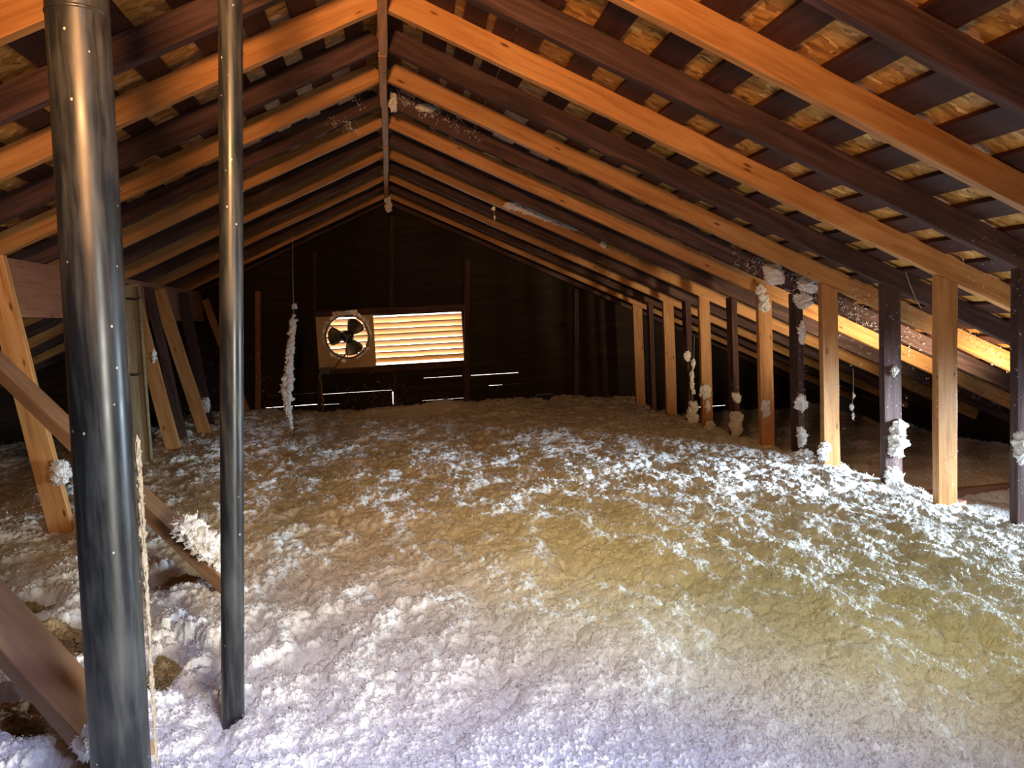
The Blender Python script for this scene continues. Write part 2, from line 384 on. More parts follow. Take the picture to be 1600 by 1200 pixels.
# eave walls
grid_wall('wall_left', YB, YW, -Z0, -0.85, EL, EL + 0.02, [], M['siding'], plane='x')
grid_wall('wall_right', YB, YW, -Z0, -0.83, EX - 0.02, EX, [], M['siding'], plane='x')
grid_wall('wall_side_added', YB, 3.3, -Z0, -0.38, 3.46, 3.48, [(1.88, 3.12, -0.90, -0.43)], M['siding'], plane='x')  # added inner wall, out of view, built to hold the eave light opening

# ------------------------------------------------------------------ roof boards
rb = [(.075, .13), (.21, .30), (.336, .413), (.443, .51), (.517, .604), (.713, .797), (.9, .998), (1.07, 1.16), (1.26, 1.35), (1.436, 1.54), (1.625, 1.727), (1.812, 1.91)]
x = 2.0
while x < 4.2: rb.append((x, x + .095)); x += .187
lb = [(.03, .10), (.185, .275), (.345, .425), (.49, .578), (.69, .77), (.87, .957), (1.065, 1.147)]
x = 1.25
while x < 4.5: lb.append((x, x + .095)); x += .19
def roof_board(xa, xb, s, label):
    m_ = MR if s > 0 else ML; ov = OVR if s > 0 else OVL
    xc = (xa + xb) / 2 * (1 if s > 0 else 1)
    f = lambda X: H + ov - m_ * abs(X - XR) + TH / 2 * math.sqrt(1 + m_ * m_) + .001
    X = xc if s > 0 else -xc
    wd = (xb - xa) * math.sqrt(1 + m_ * m_)
    sl = (m_ if s < 0 else -m_)
    y0 = YB + .02
    if s > 0 and X < .85 and X > .1: y0 = 0.38
    o = beam('roof_board', (X, y0, f(X)), (X, YW - .005, f(X)), wd, TH, M['slat'], side=(1, 0, sl), seg=30, wob=.0012)
    tag(o, label, 'board', 'boards under the %s roof slope' % ('right' if s > 0 else 'left')); return o
for i, (a, b) in enumerate(rb): roof_board(a, b, 1, 'dark brown roof board, %s board down from the ridge on the right slope' % ORD[i])
for i, (a, b) in enumerate(lb): roof_board(a, b, -1, 'dark brown roof board, %s board down from the ridge on the left slope' % ORD[i])

# ------------------------------------------------------------------ ridge boards
rs = [(YB + .02, 3.3, .046, 0.0), (3.3, 4.05, .043, -.006), (4.05, 4.97, .049, .004), (4.97, 5.75, .048, -.002), (5.75, YW - .01, .0455, .002)]
for i, (a, b, xc, dz) in enumerate(rs):
    o = beam('ridge_board', (xc, a + .002, H + .035 + dz), (xc, b - .002, H + .035 + dz), 0.034, 0.115, M['pine'], side=(1, 0, 0))
    tag(o, 'narrow pine ridge board at the roof peak, %s length from the camera' % ORD[i], 'ridge board', 'ridge boards end to end')

# ------------------------------------------------------------------ rafters
yl = [Y1 + i * SP for i in range(-5, 6)]; yd = [Y1 + (i + .5) * SP for i in range(-5, 6)]
def rafter(Y, s, m, label, grp, name='rafter', dz=0.0):
    Yc = Y + .019; x0 = (XR + .020) if s > 0 else (XR - .022); x1 = EX - .06 if s > 0 else EL + .06
    m_ = MR if s > 0 else ML; ov = OVR if s > 0 else OVL
    f = lambda X: H - m_ * abs(X - XR) + ov / 2 + dz
    o = beam(name, (x0, Yc, f(x0)), (x1, Yc, f(x1)), 0.038, RD, m, side=(0, 1, 0), cut0=m_ * 1.0, wob=.002)
    tag(o, label, 'rafter', grp); return o
def in_added_hatch(Y): return HY0 - .05 < Y < HY1
n = len(yl)
for s, sn in ((1, 'right'), (-1, 'left')):
    for k, Y in enumerate(yl):
        if s > 0 and in_added_hatch(Y): Y = Y + .55 if False else HY1 + .01
        rafter(Y, s, M['pine'], 'new orange pine rafter on the %s slope, %s pine one from the gable wall' % (sn, ORD[n - 1 - k]), 'new pine rafters on the %s slope' % sn)
    for k, Y in enumerate(yd):
        if s > 0 and in_added_hatch(Y): Y = HY0 - .05
        if abs(Y - 7.344) < .1: Y = 7.33
        rafter(Y, s, M['old'], 'old dark rafter on the %s slope, %s dark one from the gable wall' % (sn, ORD[n - 1 - k]), 'old dark rafters on the %s slope' % sn)

# ------------------------------------------------------------------ the row of posts on the right
XP = 2.25
posts = []
def post(Y, m, w_, d_, x0, label, grp, lean=0.0):
    zt = zr(x0 + w_/2) - .004
    V = []
    o = beam('post', (x0 + w_/2 - lean, Y + d_/2, -Z0 + .02), (x0 + w_/2, Y + d_/2, zt), w_, d_, m, side=(1, 0, 0), cut1=0)
    # cut the top to the rafter's slope
    me = o.data; ztl = (o.matrix_basis.inverted() @ Vector((0, 0, 0)))
    Mw = o.matrix_basis; Mi = Mw.inverted(); mx = max(v.co.x for v in me.vertices)
    for v in me.vertices:
        if v.co.x > mx - .01:
            wv = Mw @ v.co; wv.z = zr(wv.x) - .001 + Z0; v.co = Mi @ wv
    tag(o, label, 'post', grp); return o
pine_l = {0: 'sixth', 1: 'fifth', 2: 'fourth', 3: 'third', 4: 'second', 5: 'first'}
extra = {0: 'wide bare pine post with low knots, brightly lit insulation behind its foot', 1: 'pine post standing right of a lavender-tinged tuft of fluff at its foot',
         2: 'pine post with white fluff caught on its top', 3: 'pine post with one white tuft below its middle, standing before a light slit',
         4: 'bare pine post, second from the gable wall in the right row', 5: 'bare pine post, last in the right row toward the gable wall'}
for i in range(0, 6):
    post(Y1 + i * SP, M['pine'], .089 if i != 3 else .08, .038, [2.245, 2.215, 2.275, 2.228, 2.255, 2.258][i], extra[i], 'pine posts under the right rafters')
post(Y1 - SP, M['pine'], .089, .038, 2.25, 'pine post standing right before the eave vent opening in the right row', 'pine posts under the right rafters')
dex = {-1: ('dark old post cut by the right edge of the photo', .089, .038, 2.25), 0: ('dark old post carrying the tallest white clump of fluff', .089, .038, 2.28),
       1: ('dark brown post with three fluff tufts between two pine posts', .04, .089, 2.30), 2: ('dark brown post with fluff swelling around its foot', .04, .089, 2.287),
       3: ('dark post beside a hanging fluffy thread', .045, .08, 2.286), 4: ('darkest thin post between the last two pine posts', .04, .06, 2.27)}
for i, (lab, w_, d_, x0) in dex.items():
    post(Y1 + (i + .5) * SP, M['old'], w_, d_, x0, lab, 'old dark posts under the right rafters')

# ------------------------------------------------------------------ left purlin and its struts
o = beam('purlin', (-1.666, YB + .02, .258), (-1.666, 7.32, .258), .038, .262, M['fir'], side=(1, 0, 0)); tag(o, 'wide reddish plank on edge carrying the left rafters', 'purlin')
def strut(tp, bt, m, label, w_=.089, d_=.038, Y=None, side=(1, 0, 0)):
    a = atX(tp[0], tp[1], -1.625); Y = Y or a.y
    b = atY(bt[0], bt[1], Y); dv = (b - Vector((a.x, Y, a.z))).normalized()
    p0 = b + dv * 0.45; p0.z = max(p0.z, -Z0 + .03)
    t = Vector((a.x, Y, a.z)) 
    o = beam('strut', (p0.x, Y, p0.z), (t.x, Y, t.z), w_, d_, m, side=side); tag(o, label, 'strut', 'slanting struts under the purlin'); return o
strut((-12, 402), (95, 828), M['pine'], 'large slanting orange strut near the left frame edge with fluff on its right side', .095)
strut((203, 446), (269, 692), M['pine'], 'slanting orange strut just right of the pale board')
strut((232, 450), (286, 686), M['old'], 'thin dark strut between two orange struts', .05, .07)
strut((247, 453), (321, 680), M['pine'], 'slanting orange strut nailed over the purlin, middle of the orange ones')
strut((284, 458), (326, 656), M['old'], 'dark strut behind the middle orange strut', .08, .04)
strut((321, 468), (386, 645), M['pine'], 'orange strut at the end of the purlin, passing behind the slim pipe', .06)

# diagonal braces
G0 = atY(372, 925, 2.32); G1 = atY(-40, 534, 2.95)
d = (G0 - G1).normalized()
o = beam('brace', tuple(G0 - d * .03), tuple(G1 - d * .25), .07, .044, M['brace'], side=(.2, 1, .15)); tag(o, 'reddish diagonal brace running down behind both pipes', 'brace')
H0 = atY(222, 1216, 1.42); H1 = atY(-30, 938, 1.66); d = (H0 - H1).normalized()
o = beam('brace', tuple(H0 - d * .02), tuple(H1 - d * .75), .088, .05, M['brace'], side=(.35, 1, .35)); tag(o, 'thick diagonal brace in the lower left corner behind the wide pipe', 'brace')

# pale board with a cable strapped to it
pb = empty('support_board', atX(214, 700, -1.55)); 
tag(pb, 'pale weathered upright board with strapped cable behind the wide pipe', 'board')
T = atY(202, 446, 4.95); B = atY(223, 740, 4.95)
beam('board', (B.x, 4.97, -1.1), (T.x, 4.97, T.z), .085, .03, M['pale'], side=(1, 0, 0), parent=pb)
V, Fc = tube([(B.x + .052, 4.95, -1.0), (T.x + .050, 4.95, T.z - .01)], .011, 10); c = meshobj('cable', V, Fc, M['pale'], parent=pb, smooth=True)
for yy in (466, 584):
    q = atY(212, yy, 4.95); V, Fc = tube([(q.x - .06, 4.94, q.z), (q.x, 4.93, q.z - .006), (q.x + .035, 4.935, q.z)], .006, 8); meshobj('strap', V, Fc, M['black'], parent=pb, smooth=True)

# ------------------------------------------------------------------ vent pipes
def pipe(pt, pb_, r, label, Yt, Yb):
    a = atY(*pt, Yt); b = atY(*pb_, Yb); d = (a - b).normalized()
    top = a + d * ((zr(a.x) + .10 - a.z) / d.z) ; bot = b - d * ((b.z + Z0) / d.z)
    root = empty('vent_pipe', bot); tag(root, label, 'pipe', 'black plastic vent pipes')
    n = 40; pts = [bot + (top - bot) * (i / n) for i in range(n + 1)]
    V, Fc = tube(pts, r, 48); o = meshobj('pipe', V, Fc, M['pipe'], origin=bot, parent=root, smooth=True)
    return root, bot, top, d
big, bb, bt, bd = pipe((120, 0), (190, 1200), .0440, 'wide dusty black pipe standing closest in front', 1.29, 1.29)
# its moulded ring line near the top
q = atY(121, 24, 1.29); V, Fc = tube([q - bd * .003, q, q + bd * .003], [.0443, .0452, .0443], 48); meshobj('collar', V, Fc, M['pipe'], parent=big, smooth=True)
small, sb, st, sd_ = pipe((360, 0), (364, 1130), .0222, 'slim black pipe standing in the insulation right of the wide pipe', 1.57, 1.57)

# ------------------------------------------------------------------ gable wall studs, window, louvres
def stud(x, y0, y1, label, wpx=7, m='old', Y=YW - .045):
    a = atY(x, y0, Y); b = atY(x, y1, Y)
    o = beam('wall_stud', (b.x, Y + .021, b.z), (a.x, Y + .021, a.z), wpx * Y / FPX, .04, M[m], side=(1, 0, 0)); tag(o, label, 'stud', 'studs on the gable wall'); return o
stud(403, 455, 680, 'reddish wall stud with fluff at its side, left of the hanging string', 8, 'fir')
stud(492, 395, 484, 'short stud above the left corner of the fan panel', 6)
stud(499, 582, 680, 'short stud below the blue outlet box', 6)
stud(612, 325, 478, 'dark stud above the louvred opening', 6)
stud(617, 582, 680, 'stud below the louvred opening beside a light slit', 5)
stud(730, 405, 680, 'dark stud right beside the louvred opening', 9)
stud(901, 452, 680, 'brown wall stud standing alone right of the louvred opening', 7)
a = atY(490, 481, YW - .05); b = atY(728, 478, YW - .05)
o = beam('header', (a.x, YW - .022, .148), (b.x, YW - .022, .142), .045, .06, M['old'], side=(0, 1, 0)); tag(o, 'dark header board across the top of the louvred opening', 'board')
o = beam('window_sill_board', (a.x + .1, YW - .022, -.405), (b.x, YW - .022, -.405), .045, .045, M['old'], side=(0, 1, 0)); tag(o, 'dark sill board under the louvred opening', 'board')
win = empty('window_1', (WX0, YW, WZ0)); tag(win, kind='structure')
nl = 8
for k in range(nl):
    zc = WZ0 + .02 + (WZ1 - WZ0 - .03) * (k + .5) / nl
    dy, dz = .038, .026
    o = beam('louvre', (WX0 - .01, YW + .065, zc + random.uniform(-.003, .003)), (WX1 + .01, YW + .065, zc + random.uniform(-.003, .003)), .079, .011, M['louver'], side=(0, dy, -dz), parent=win)
for nm, bx in (('frame', (WX0 - .02, YW + .02, WZ0 - .02, WX1 + .02, YW + .12, WZ0)), ('frame', (WX0 - .02, YW + .02, WZ1, WX1 + .02, YW + .12, WZ1 + .02)),
               ('frame', (WX1, YW + .02, WZ0, WX1 + .02, YW + .12, WZ1)), ('frame', (WX0 - .02, YW + .02, WZ0, WX0, YW + .12, WZ1))):
    V, Fc = boxes([bx]); meshobj(nm, V, Fc, M['louver'], parent=win)

# ------------------------------------------------------------------ the fan
YF = YW - .03
fan = empty('exhaust_fan', atY(540, 575, YF)); tag(fan, 'three-bladed exhaust fan taped into a square plywood panel beside the louvres', 'fan')
fc = atY(543, 526, YF); FR = 32.5 * YF / FPX
BX0, BX1 = atY(495.5, 530, YF).x, atY(585.5, 530, YF).x; BZ1, BZ0 = atY(540, 486.5, YF).z, atY(540, 575, YF).z
# plywood square with a round hole
n = 64; V, Fc = [], []
for y in (YF - .012, YF):
    for ring in (0, 1):
        for k in range(n):
            t = 2 * math.pi * k / n; c_, s_ = math.cos(t), math.sin(t)
            if ring == 0: V.append((fc.x + FR * c_, y, fc.z + FR * s_))
            else:
                rx = (BX1 - fc.x) if c_ > 0 else (fc.x - BX0); rz = (BZ1 - fc.z) if s_ > 0 else (fc.z - BZ0)
                q = min(rx / max(abs(c_), 1e-6), rz / max(abs(s_), 1e-6)); V.append((fc.x + q * c_, y, fc.z + q * s_))
# snap four ring points to the corners
for lay in (0, 1):
    for (cx, cz) in ((BX0, BZ0), (BX0, BZ1), (BX1, BZ0), (BX1, BZ1)):
        base = lay * 2 * n + n
        k = min(range(n), key=lambda k: (V[base + k][0] - cx) ** 2 + (V[base + k][2] - cz) ** 2); V[base + k] = (cx, V[base + k][1], cz)
for k in range(n):
    k2 = (k + 1) % n
    Fc += [(k, k2, n + k2, n + k), (2*n + k, 3*n + k, 3*n + k2, 2*n + k2), (k, 2*n + k, 2*n + k2, k2), (n + k, n + k2, 3*n + k2, 3*n + k)]
o = meshobj('mounting_panel', V, Fc, M['ply'], parent=fan)
# drum ring
V, Fc = [], []; rr = [(FR + .006, -.04), (FR + .006, .05), (FR - .006, .05), (FR - .006, -.04)]
for k in range(n):
    t = 2 * math.pi * k / n
    for (r, y) in rr: V.append((fc.x + r * math.cos(t), YF + y, fc.z + r * math.sin(t)))
for k in range(n):
    k2 = (k + 1) % n
    for j in range(4): j2 = (j + 1) % 4; Fc.append((k*4 + j, k2*4 + j, k2*4 + j2, k*4 + j2))
meshobj('housing_ring', V, Fc, M['black'], parent=fan)
# foil tape strips around the ring
for (ang, ln, off) in [(92, .23, .032), (50, .16, .028), (18, .15, .012), (-16, .12, .012), (-52, .16, .012), (132, .17, .026), (172, .10, .028), (205, .17, .022), (242, .17, .020), (150, .10, .022)]:
    t = R_(ang); cd = Vector((math.cos(t), 0, math.sin(t))); td = Vector((-math.sin(t), 0, math.cos(t))); c = fc + cd * (FR + off - .012)
    c.y = YF - .0145; hw = random.uniform(.016, .026); P = []
    ns = 8
    V = []; 
    for i in range(ns + 1):
        for j in (-1, 0, 1):
            p = c + td * ((i / ns - .5) * ln) + cd * (j * hw + random.uniform(-.003, .003)); p.y -= random.uniform(0, .004); V.append(p)
    m2 = len(V); V += [v + Vector((0, .0015, 0)) for v in V]
    Fc = []
    for i in range(ns):
        for j in range(2):
            q = (i*3 + j, i*3 + j + 1, (i+1)*3 + j + 1, (i+1)*3 + j); Fc.append(q); Fc.append(tuple(m2 + a for a in reversed(q)))
    meshobj('foil_tape', V, Fc, M['foil'], parent=fan)
# blades: broad paddles, twisted
def blade(ang):
    t = R_(ang); ra = Vector((math.cos(t), 0, math.sin(t))); ta = Vector((-math.sin(t), 0, math.cos(t))); V, Fc = [], []
    nr, nt_ = 10, 8
    for i in range(nr + 1):
        r = .045 + (FR * .90 - .045) * i / nr; wdt = .045 + .072 * math.sin(min(1, i / nr * 1.15) * math.pi / 2) - (.03 * max(0, (i / nr - .8) / .2))
        for j in range(nt_ + 1):
            u = (j / nt_ - .5) * 2
            p = fc + ra * (r - .012 * u * u * (i / nr)) + ta * (u * wdt * .74); p.y = YF + .012 + u * .026 - .012 * (1 - u * u); V.append(p)
    m2 = len(V); V += [v + Vector((0, .002, 0)) for v in V]; w2 = nt_ + 1
    for i in range(nr):
        for j in range(nt_):
            q = (i*w2 + j, i*w2 + j + 1, (i+1)*w2 + j + 1, (i+1)*w2 + j); Fc.append(q); Fc.append(tuple(m2 + a for a in reversed(q)))
    bd_ = [j for j in range(w2)] + [i*w2 + nt_ for i in range(1, nr + 1)] + [nr*w2 + j for j in range(nt_ - 1, -1, -1)] + [i*w2 for i in range(nr - 1, 0, -1)]
    for k in range(len(bd_)): a, b = bd_[k], bd_[(k + 1) % len(bd_)]; Fc.append((a, b, m2 + b, m2 + a))
    meshobj('blade', V, Fc, M['blade'], parent=fan, smooth=True)
for ang in (52, 176, 294): blade(ang)
def disc(name, c, prof, m, par, n=32):
    V, Fc = [], []
    for (r, y) in prof:
        for k in range(n): t = 2 * math.pi * k / n; V.append((c.x + r * math.cos(t), c.y + y, c.z + r * math.sin(t)))
    for i in range(len(prof) - 1):
        for k in range(n): k2 = (k + 1) % n; Fc.append((i*n + k, i*n + k2, (i+1)*n + k2, (i+1)*n + k))
    Fc.append(tuple(range(n))); Fc.append(tuple((len(prof)-1)*n + k for k in range(n - 1, -1, -1)))
    return meshobj(name, V, Fc, m, parent=par, smooth=False)
hub = disc('motor', fc, [(.020, -.07), (.050, -.062), (.060, -.045), (.061, .0), (.055, .02)], M['black'], fan)
for ang in (20, 140, 260):
    t = R_(ang); c = fc + Vector((.034 * math.cos(t), 0, .034 * math.sin(t))); disc('bolt', c, [(.004, -.074), (.006, -.072), (.006, -.05)], M['foil'], fan, 10)
for ang in (0, 120, 240):
    t = R_(ang + 25); c = fc + Vector((0, .05, 0)); e = c + Vector((FR * math.cos(t), 0, FR * math.sin(t))); V, Fc = tube([c, e], .004, 8); meshobj('support_rod', V, Fc, M['black'], parent=fan)
pts = [atY(x_, y_, YF - .03) for x_, y_ in ((541, 546), (541, 552), (536, 559), (531, 563), (527, 569), (523, 575), (516, 576))]
V, Fc = tube(pts, .009, 10); meshobj('power_cord', V, Fc, M['cable'], parent=fan, smooth=True)

bx = atY(508, 578, YF - .02); ob = empty('outlet_box', bx); tag(ob, 'small blue electrical box under the fan panel corner', 'electrical box')
V, Fc = boxes([(bx.x - .045, YF - .055, bx.z - .04, bx.x + .045, YF, bx.z + .025)]); meshobj('box_body', V, Fc, M['box'], parent=ob)
V, Fc = boxes([(bx.x - .036, YF - .059, bx.z - .033, bx.x + .030, YF - .055, bx.z + .012)]); meshobj('cover_plate', V, Fc, M['black'], parent=ob)
for dx in (-.025, .022): disc('screw', Vector((bx.x + dx, YF - .03, bx.z + .034)), [(.008, -.012), (.008, .012)], M['foil'], ob, 12)
pts = [atY(x_, y_, YF - .03) for x_, y_ in ((500, 583), (499, 592), (503, 602), (502, 612), (505, 625), (505, 650))]
V, Fc = tube(pts, .010, 10); o = meshobj('power_cable', V, Fc, M['cable'], smooth=True); tag(o, 'brown cable running from the blue box down into the insulation', 'cable')

# ------------------------------------------------------------------ ceiling joists in the right eave
for i in range(0, 2):
    Y = Y1 + i * SP - .02
    o = beam('ceiling_joist', (2.45, Y, -1.075 - (.06 if i != 1 else 0)), (EX - .1, Y, -1.06 - (.06 if i != 1 else 0)), .038, .09, M['fir'], side=(0, 1, 0))
    tag(o, 'reddish ceiling joist in the right eave, %s from the near end' % ORD[i], 'joist', 'ceiling joists in the right eave')
a = atZ(1418, 771, -.985); b = atZ(1506, 786, -.985)
o = beam('wood_scrap', tuple(a), tuple(b), .05, .02, M['copper'], side=(0, 1, 0)); tag(o, 'short reddish stick lying on the low insulation behind the pine post', 'stick')

# ------------------------------------------------------------------ blown insulation
def hsh(ix, iy, s):
    h = (ix.astype(np.int64) * 374761393 + iy.astype(np.int64) * 668265263 + s * 974634777) & 0xffffffff
    h = ((h ^ (h >> 13)) * 1274126177) & 0xffffffff; return ((h ^ (h >> 16)) & 0xffffff).astype(np.float64) / 0xffffff
def gn(x, y, s):
    ix, iy = np.floor(x), np.floor(y); fx, fy = x - ix, y - iy
    u, v = fx*fx*fx*(fx*(fx*6-15)+10), fy*fy*fy*(fy*(fy*6-15)+10)
    def gr(dx, dy):
        a = hsh(ix + dx, iy + dy, s) * 2 * np.pi; return np.cos(a) * (fx - dx) + np.sin(a) * (fy - dy)
    return ((gr(0, 0) * (1-u) + gr(1, 0) * u) * (1-v) + (gr(0, 1) * (1-u) + gr(1, 1) * u) * v) * 1.5
def bump_(c, lo, hi): return np.clip((c - lo) / (hi - lo), 0, 1)
def sm(t): return t * t * (3 - 2 * t)
def blob(x, y, cx, cy, rx, ry): return np.exp(-(((x - cx) / rx) ** 2 + ((y - cy) / ry) ** 2))
HOL = [(30, 940, .13, .20, .035, -.13), (118, 985, .17, .30, .035, -.20), (285, 895, .10, .22, .03, -.12), (70, 1100, .20, .16, .03, -.10), (262, 1040, .05, .14, .03, -.10)]
def basez(x, y):
    z = -.775 + .02 * gn(x * 1.1, y * 1.1, 1) + 0 * x
    z += -.035 * sm(bump_(x, 0.9, 1.6)) - .065 * sm(bump_(x, 1.6, 2.3))
    z += (-.20 + .03 * gn(x * 3, y * 3, 4)) * sm(bump_(x, 2.32, 2.55))
    z += .055 * sm(bump_(-x, .5, 1.5)) * sm(bump_(y, 4.2, 6.2))
    z += -.03 * sm(bump_(-x, .8, 1.4)) * (1 - sm(bump_(y, 3.5, 5)))
    z += -.16 * sm(bump_(-x, 1.75, 2.5))
    z += .03 * sm(bump_(y, 6.6, 7.4)) * sm(bump_(x, .6, 1.6))
    # hollows dug beside the pipes
    for (px_, py_, rx_, rn_, rf_, dz_) in HOL:
        c_ = atZ(px_, py_, -.80); dy_ = y - c_.y + .03 * gn(x * 9, y * 0 + px_, 31)
        q_ = ((x - c_.x) / rx_) ** 2 + (dy_ / np.where(dy_ > 0, rf_, rn_)) ** 2
        z = z + dz_ * np.exp(-(q_ ** 1.4))
    return z
def rid(x, y, s): return (1 - np.abs(gn(x, y, s))) ** 2
NT, NR = 1350, 1050
yy = np.exp(np.linspace(np.log(.75), np.log(7.43), NR)); tt = np.linspace(-1.02, 1.30, NT)
Yg, Tg = np.meshgrid(yy, tt, indexing='ij'); Xg = Tg * (Yg + .35)
Xg = np.clip(Xg, -4.1, 4.25)
amp = 1 + 1.1 * blob(Xg, Yg, -.9, 1.95, .6, .5)
calm = 1 - .6 * sm(1 - bump_(Yg, 1.2, 1.7)) * (1 - sm(bump_(Xg, .4, .9)))
calm = calm * (1 - .5 * sm(bump_(Xg, 2.4, 2.6)))
wx = Xg + .03 * gn(Xg * 6, Yg * 6, 11); wy = Yg + .03 * gn(Xg * 6, Yg * 6, 12)
Zg = basez(Xg, Yg)
def cauli(x, y, s_, k=1.0):
    ix, iy = np.floor(x), np.floor(y); best = np.full(x.shape, 9.0)
    for dx in (-1, 0, 1):
        for dy in (-1, 0, 1):
            px = ix + dx + hsh(ix + dx, iy + dy, s_); py = iy + dy + hsh(ix + dx, iy + dy, s_ + 77)
            best = np.minimum(best, (x - px) ** 2 + (y - py) ** 2 + .35 * hsh(ix + dx, iy + dy, s_ + 33))
    return np.sqrt(np.clip(1.15 - best, 0, None))
Zg += amp * calm * (.024 * gn(wx * 3.1, wy * 3.1, 2) + .018 * gn(wx * 7, wy * 7, 3) + .044 * (cauli(wx * 15, wy * 15, 40) - .8) + .028 * (cauli(wx * 34, wy * 34, 41) - .8))
det = np.clip(gn(wx * 5, wy * 5, 13) + .75, .35, 1.3)
Zg += det * (.014 * (cauli(Xg * 78, Yg * 78, 42) - .8) + .005 * gn(Xg * 130, Yg * 130, 9)) + .005 * gn(Xg * 215, Yg * 215, 8)
Xd = Xg + .0035 * gn(Xg * 60, Yg * 60, 21) + .002 * gn(Xg * 130, Yg * 130, 22)
Yd = Yg + .0035 * gn(Xg * 60, Yg * 60, 23) + .002 * gn(Xg * 130, Yg * 130, 24)
Yd = np.minimum(Yd, 7.435)
V = np.stack([Xd, Yd, Zg], -1).reshape(-1, 3)
i0 = (np.arange(NR - 1)[:, None] * NT + np.arange(NT - 1)[None, :]).ravel()
Fq = np.stack([i0, i0 + 1, i0 + NT + 1, i0 + NT], -1)
ins = npobj('blown_insulation', V, Fq, M['fluff'], smooth=False)
tag(ins, 'thick bed of fluffy white blown insulation covering the attic floor', 'insulation', kind='stuff')

# frayed tufts standing on the bed
rng = np.random.default_rng(5)
def tufts(name, P, size, seed=1, spikes=5):
    rg = np.random.default_rng(seed); n = len(P); VV, FF = [], []
    # each tuft is a few curled slivers (4-sided spindles)
    k = spikes
    P = np.repeat(P, k, 0); S = np.repeat(size, k) * rg.uniform(.5, 1.4, n * k)
    d = rg.normal(size=(n * k, 3)); d[:, 2] = np.abs(d[:, 2]) * 1.1 + .15; d /= np.linalg.norm(d, axis=1)[:, None]
    a = np.cross(d, rg.normal(size=(n * k, 3))); a /= np.linalg.norm(a, axis=1)[:, None]; b = np.cross(d, a)
    P = P + rg.normal(size=P.shape) * (S * .5)[:, None]
    wv = (S * .17)[:, None]; Sd = S[:, None]
    v0 = P - d * Sd * .3; v4 = P + d * Sd + a * Sd * .35
    m = P + d * Sd * .35
    v1, v2, v3 = m + a * wv, m - a * wv * .5 + b * wv * .9, m - a * wv * .5 - b * wv * .9
    V = np.stack([v0, v1, v2, v3, v4], 1).reshape(-1, 3)
    o_ = (np.arange(n * k) * 5)[:, None]
    F = np.concatenate([o_ + np.array([t]) for t in ((0, 2, 1), (0, 3, 2), (0, 1, 3), (4, 1, 2), (4, 2, 3), (4, 3, 1))], 0)
    return npobj(name, V, F, M['fluff'], smooth=True)
nT = 330000
u = rng.random(nT); ri = (u ** 1.2 * (NR - 2)).astype(int); ci = rng.integers(0, NT, nT)
Pt = np.stack([Xd[ri, ci], Yd[ri, ci], Zg[ri, ci]], -1)
hi = (Zg - basez(Xg, Yg))[ri, ci]
keep = (hi + rng.normal(size=nT) * .018 > .002) & (Pt[:, 0] < 4.3) & (Pt[:, 0] > -4.2)
Pt = Pt[keep]; sz = rng.uniform(.003, .0068, len(Pt)) * (.45 + .24 * Pt[:, 1])
o = tufts('insulation_tufts', Pt, sz, 3, 3); tag(o, 'frayed white fibre tufts standing up all over the insulation bed', 'insulation', kind='stuff')

# ------------------------------------------------------------------ clumps of fluff caught on the timber
def clump(pix, Y, rx, rz, label, ry=None, dy=0.0, n=3, s=4, grp='fluff clumps caught on the timber', m='fluff', name='insulation_clump', spk=None):
    gl = []
    c0 = atY(*pix, Y)
    for k in range(n):
        t = (k + .5) / n * 2 - 1
        gl.append(clump_geo(c0 + Vector((random.uniform(-.25, .25) * rx, dy + random.uniform(-.2, .2) * (ry or rx), t * rz * .62)), rx * random.uniform(.6, .9), (ry or rx) * .8, rz / n * 1.35, s, .55))
    V, Fc = join(gl); V, Fc = join([(V, Fc), spikes(V, 120 + 60 * n, spk or min(.008, .2 * rx + .002))]); o = meshobj(name, V, Fc, M[m], origin=c0); tag(o, label, 'insulation clump', grp); return o
yp = lambda i: Y1 + i * SP
clump((1402, 686), yp(.5) - .012, .040, .105, 'tall white fluff clump on the front of the dark post', n=5, ry=.025)
clump((1397, 747), yp(.5) - .008, .040, .055, 'lower white fluff patch on the same dark post', n=3, ry=.015)
clump((1398, 579), yp(.5) - .006, .022, .012, 'small white tuft high on the dark post beside the wide pine post', n=1, ry=.012)
clump((1287, 705), yp(1) - .015, .032, .055, 'white tuft leaning on the left edge of a pine post foot', n=3, ry=.02)
clump((1308, 738), yp(1) - .03, .05, .02, 'low heap of fluff against a pine post foot', n=2, ry=.03)
clump((1254, 629), yp(1.5) - .012, .040, .042, 'round white tuft midway up a dark post', n=2, ry=.03)
clump((1253, 683), yp(1.5) - .010, .030, .062, 'long white tuft below the round one on the dark post', n=3, ry=.02)
clump((1252, 712), yp(1.5) - .02, .06, .03, 'fluff heap at the foot of the thin dark post', n=2, ry=.04)
clump((1254, 520), yp(1.5) - .008, .022, .07, 'loose white fluff strewn on the upper dark post', n=4, ry=.015, s=3)
clump((1255, 470), yp(1.5) - .02, .045, .05, 'ragged white fluff where a dark post meets its rafter', n=4, ry=.03)
clump((1195, 474), yp(2) - .012, .035, .055, 'white fluff wrapped on the top of a pine post', n=3, ry=.025)
clump((1188, 456), yp(2) - .03, .028, .028, 'small round tuft on the corner above the pine post top', n=1, ry=.02)
clump((1196, 639), yp(2) - .010, .028, .045, 'slim white tuft on the left edge of a pine post', n=2, ry=.018)
clump((1151, 662), yp(2.5) - .025, .045, .10, 'tall fluff mass swelling around the foot of a dark post', n=4, ry=.04)
clump((1151, 622), yp(2.5) - .008, .03, .03, 'small ragged tuft above the fluff mass on the dark post', n=2, ry=.015)
clump((1103, 612), yp(3) - .012, .045, .045, 'white tuft on the middle of a pine post by a light slit', n=2, ry=.025)
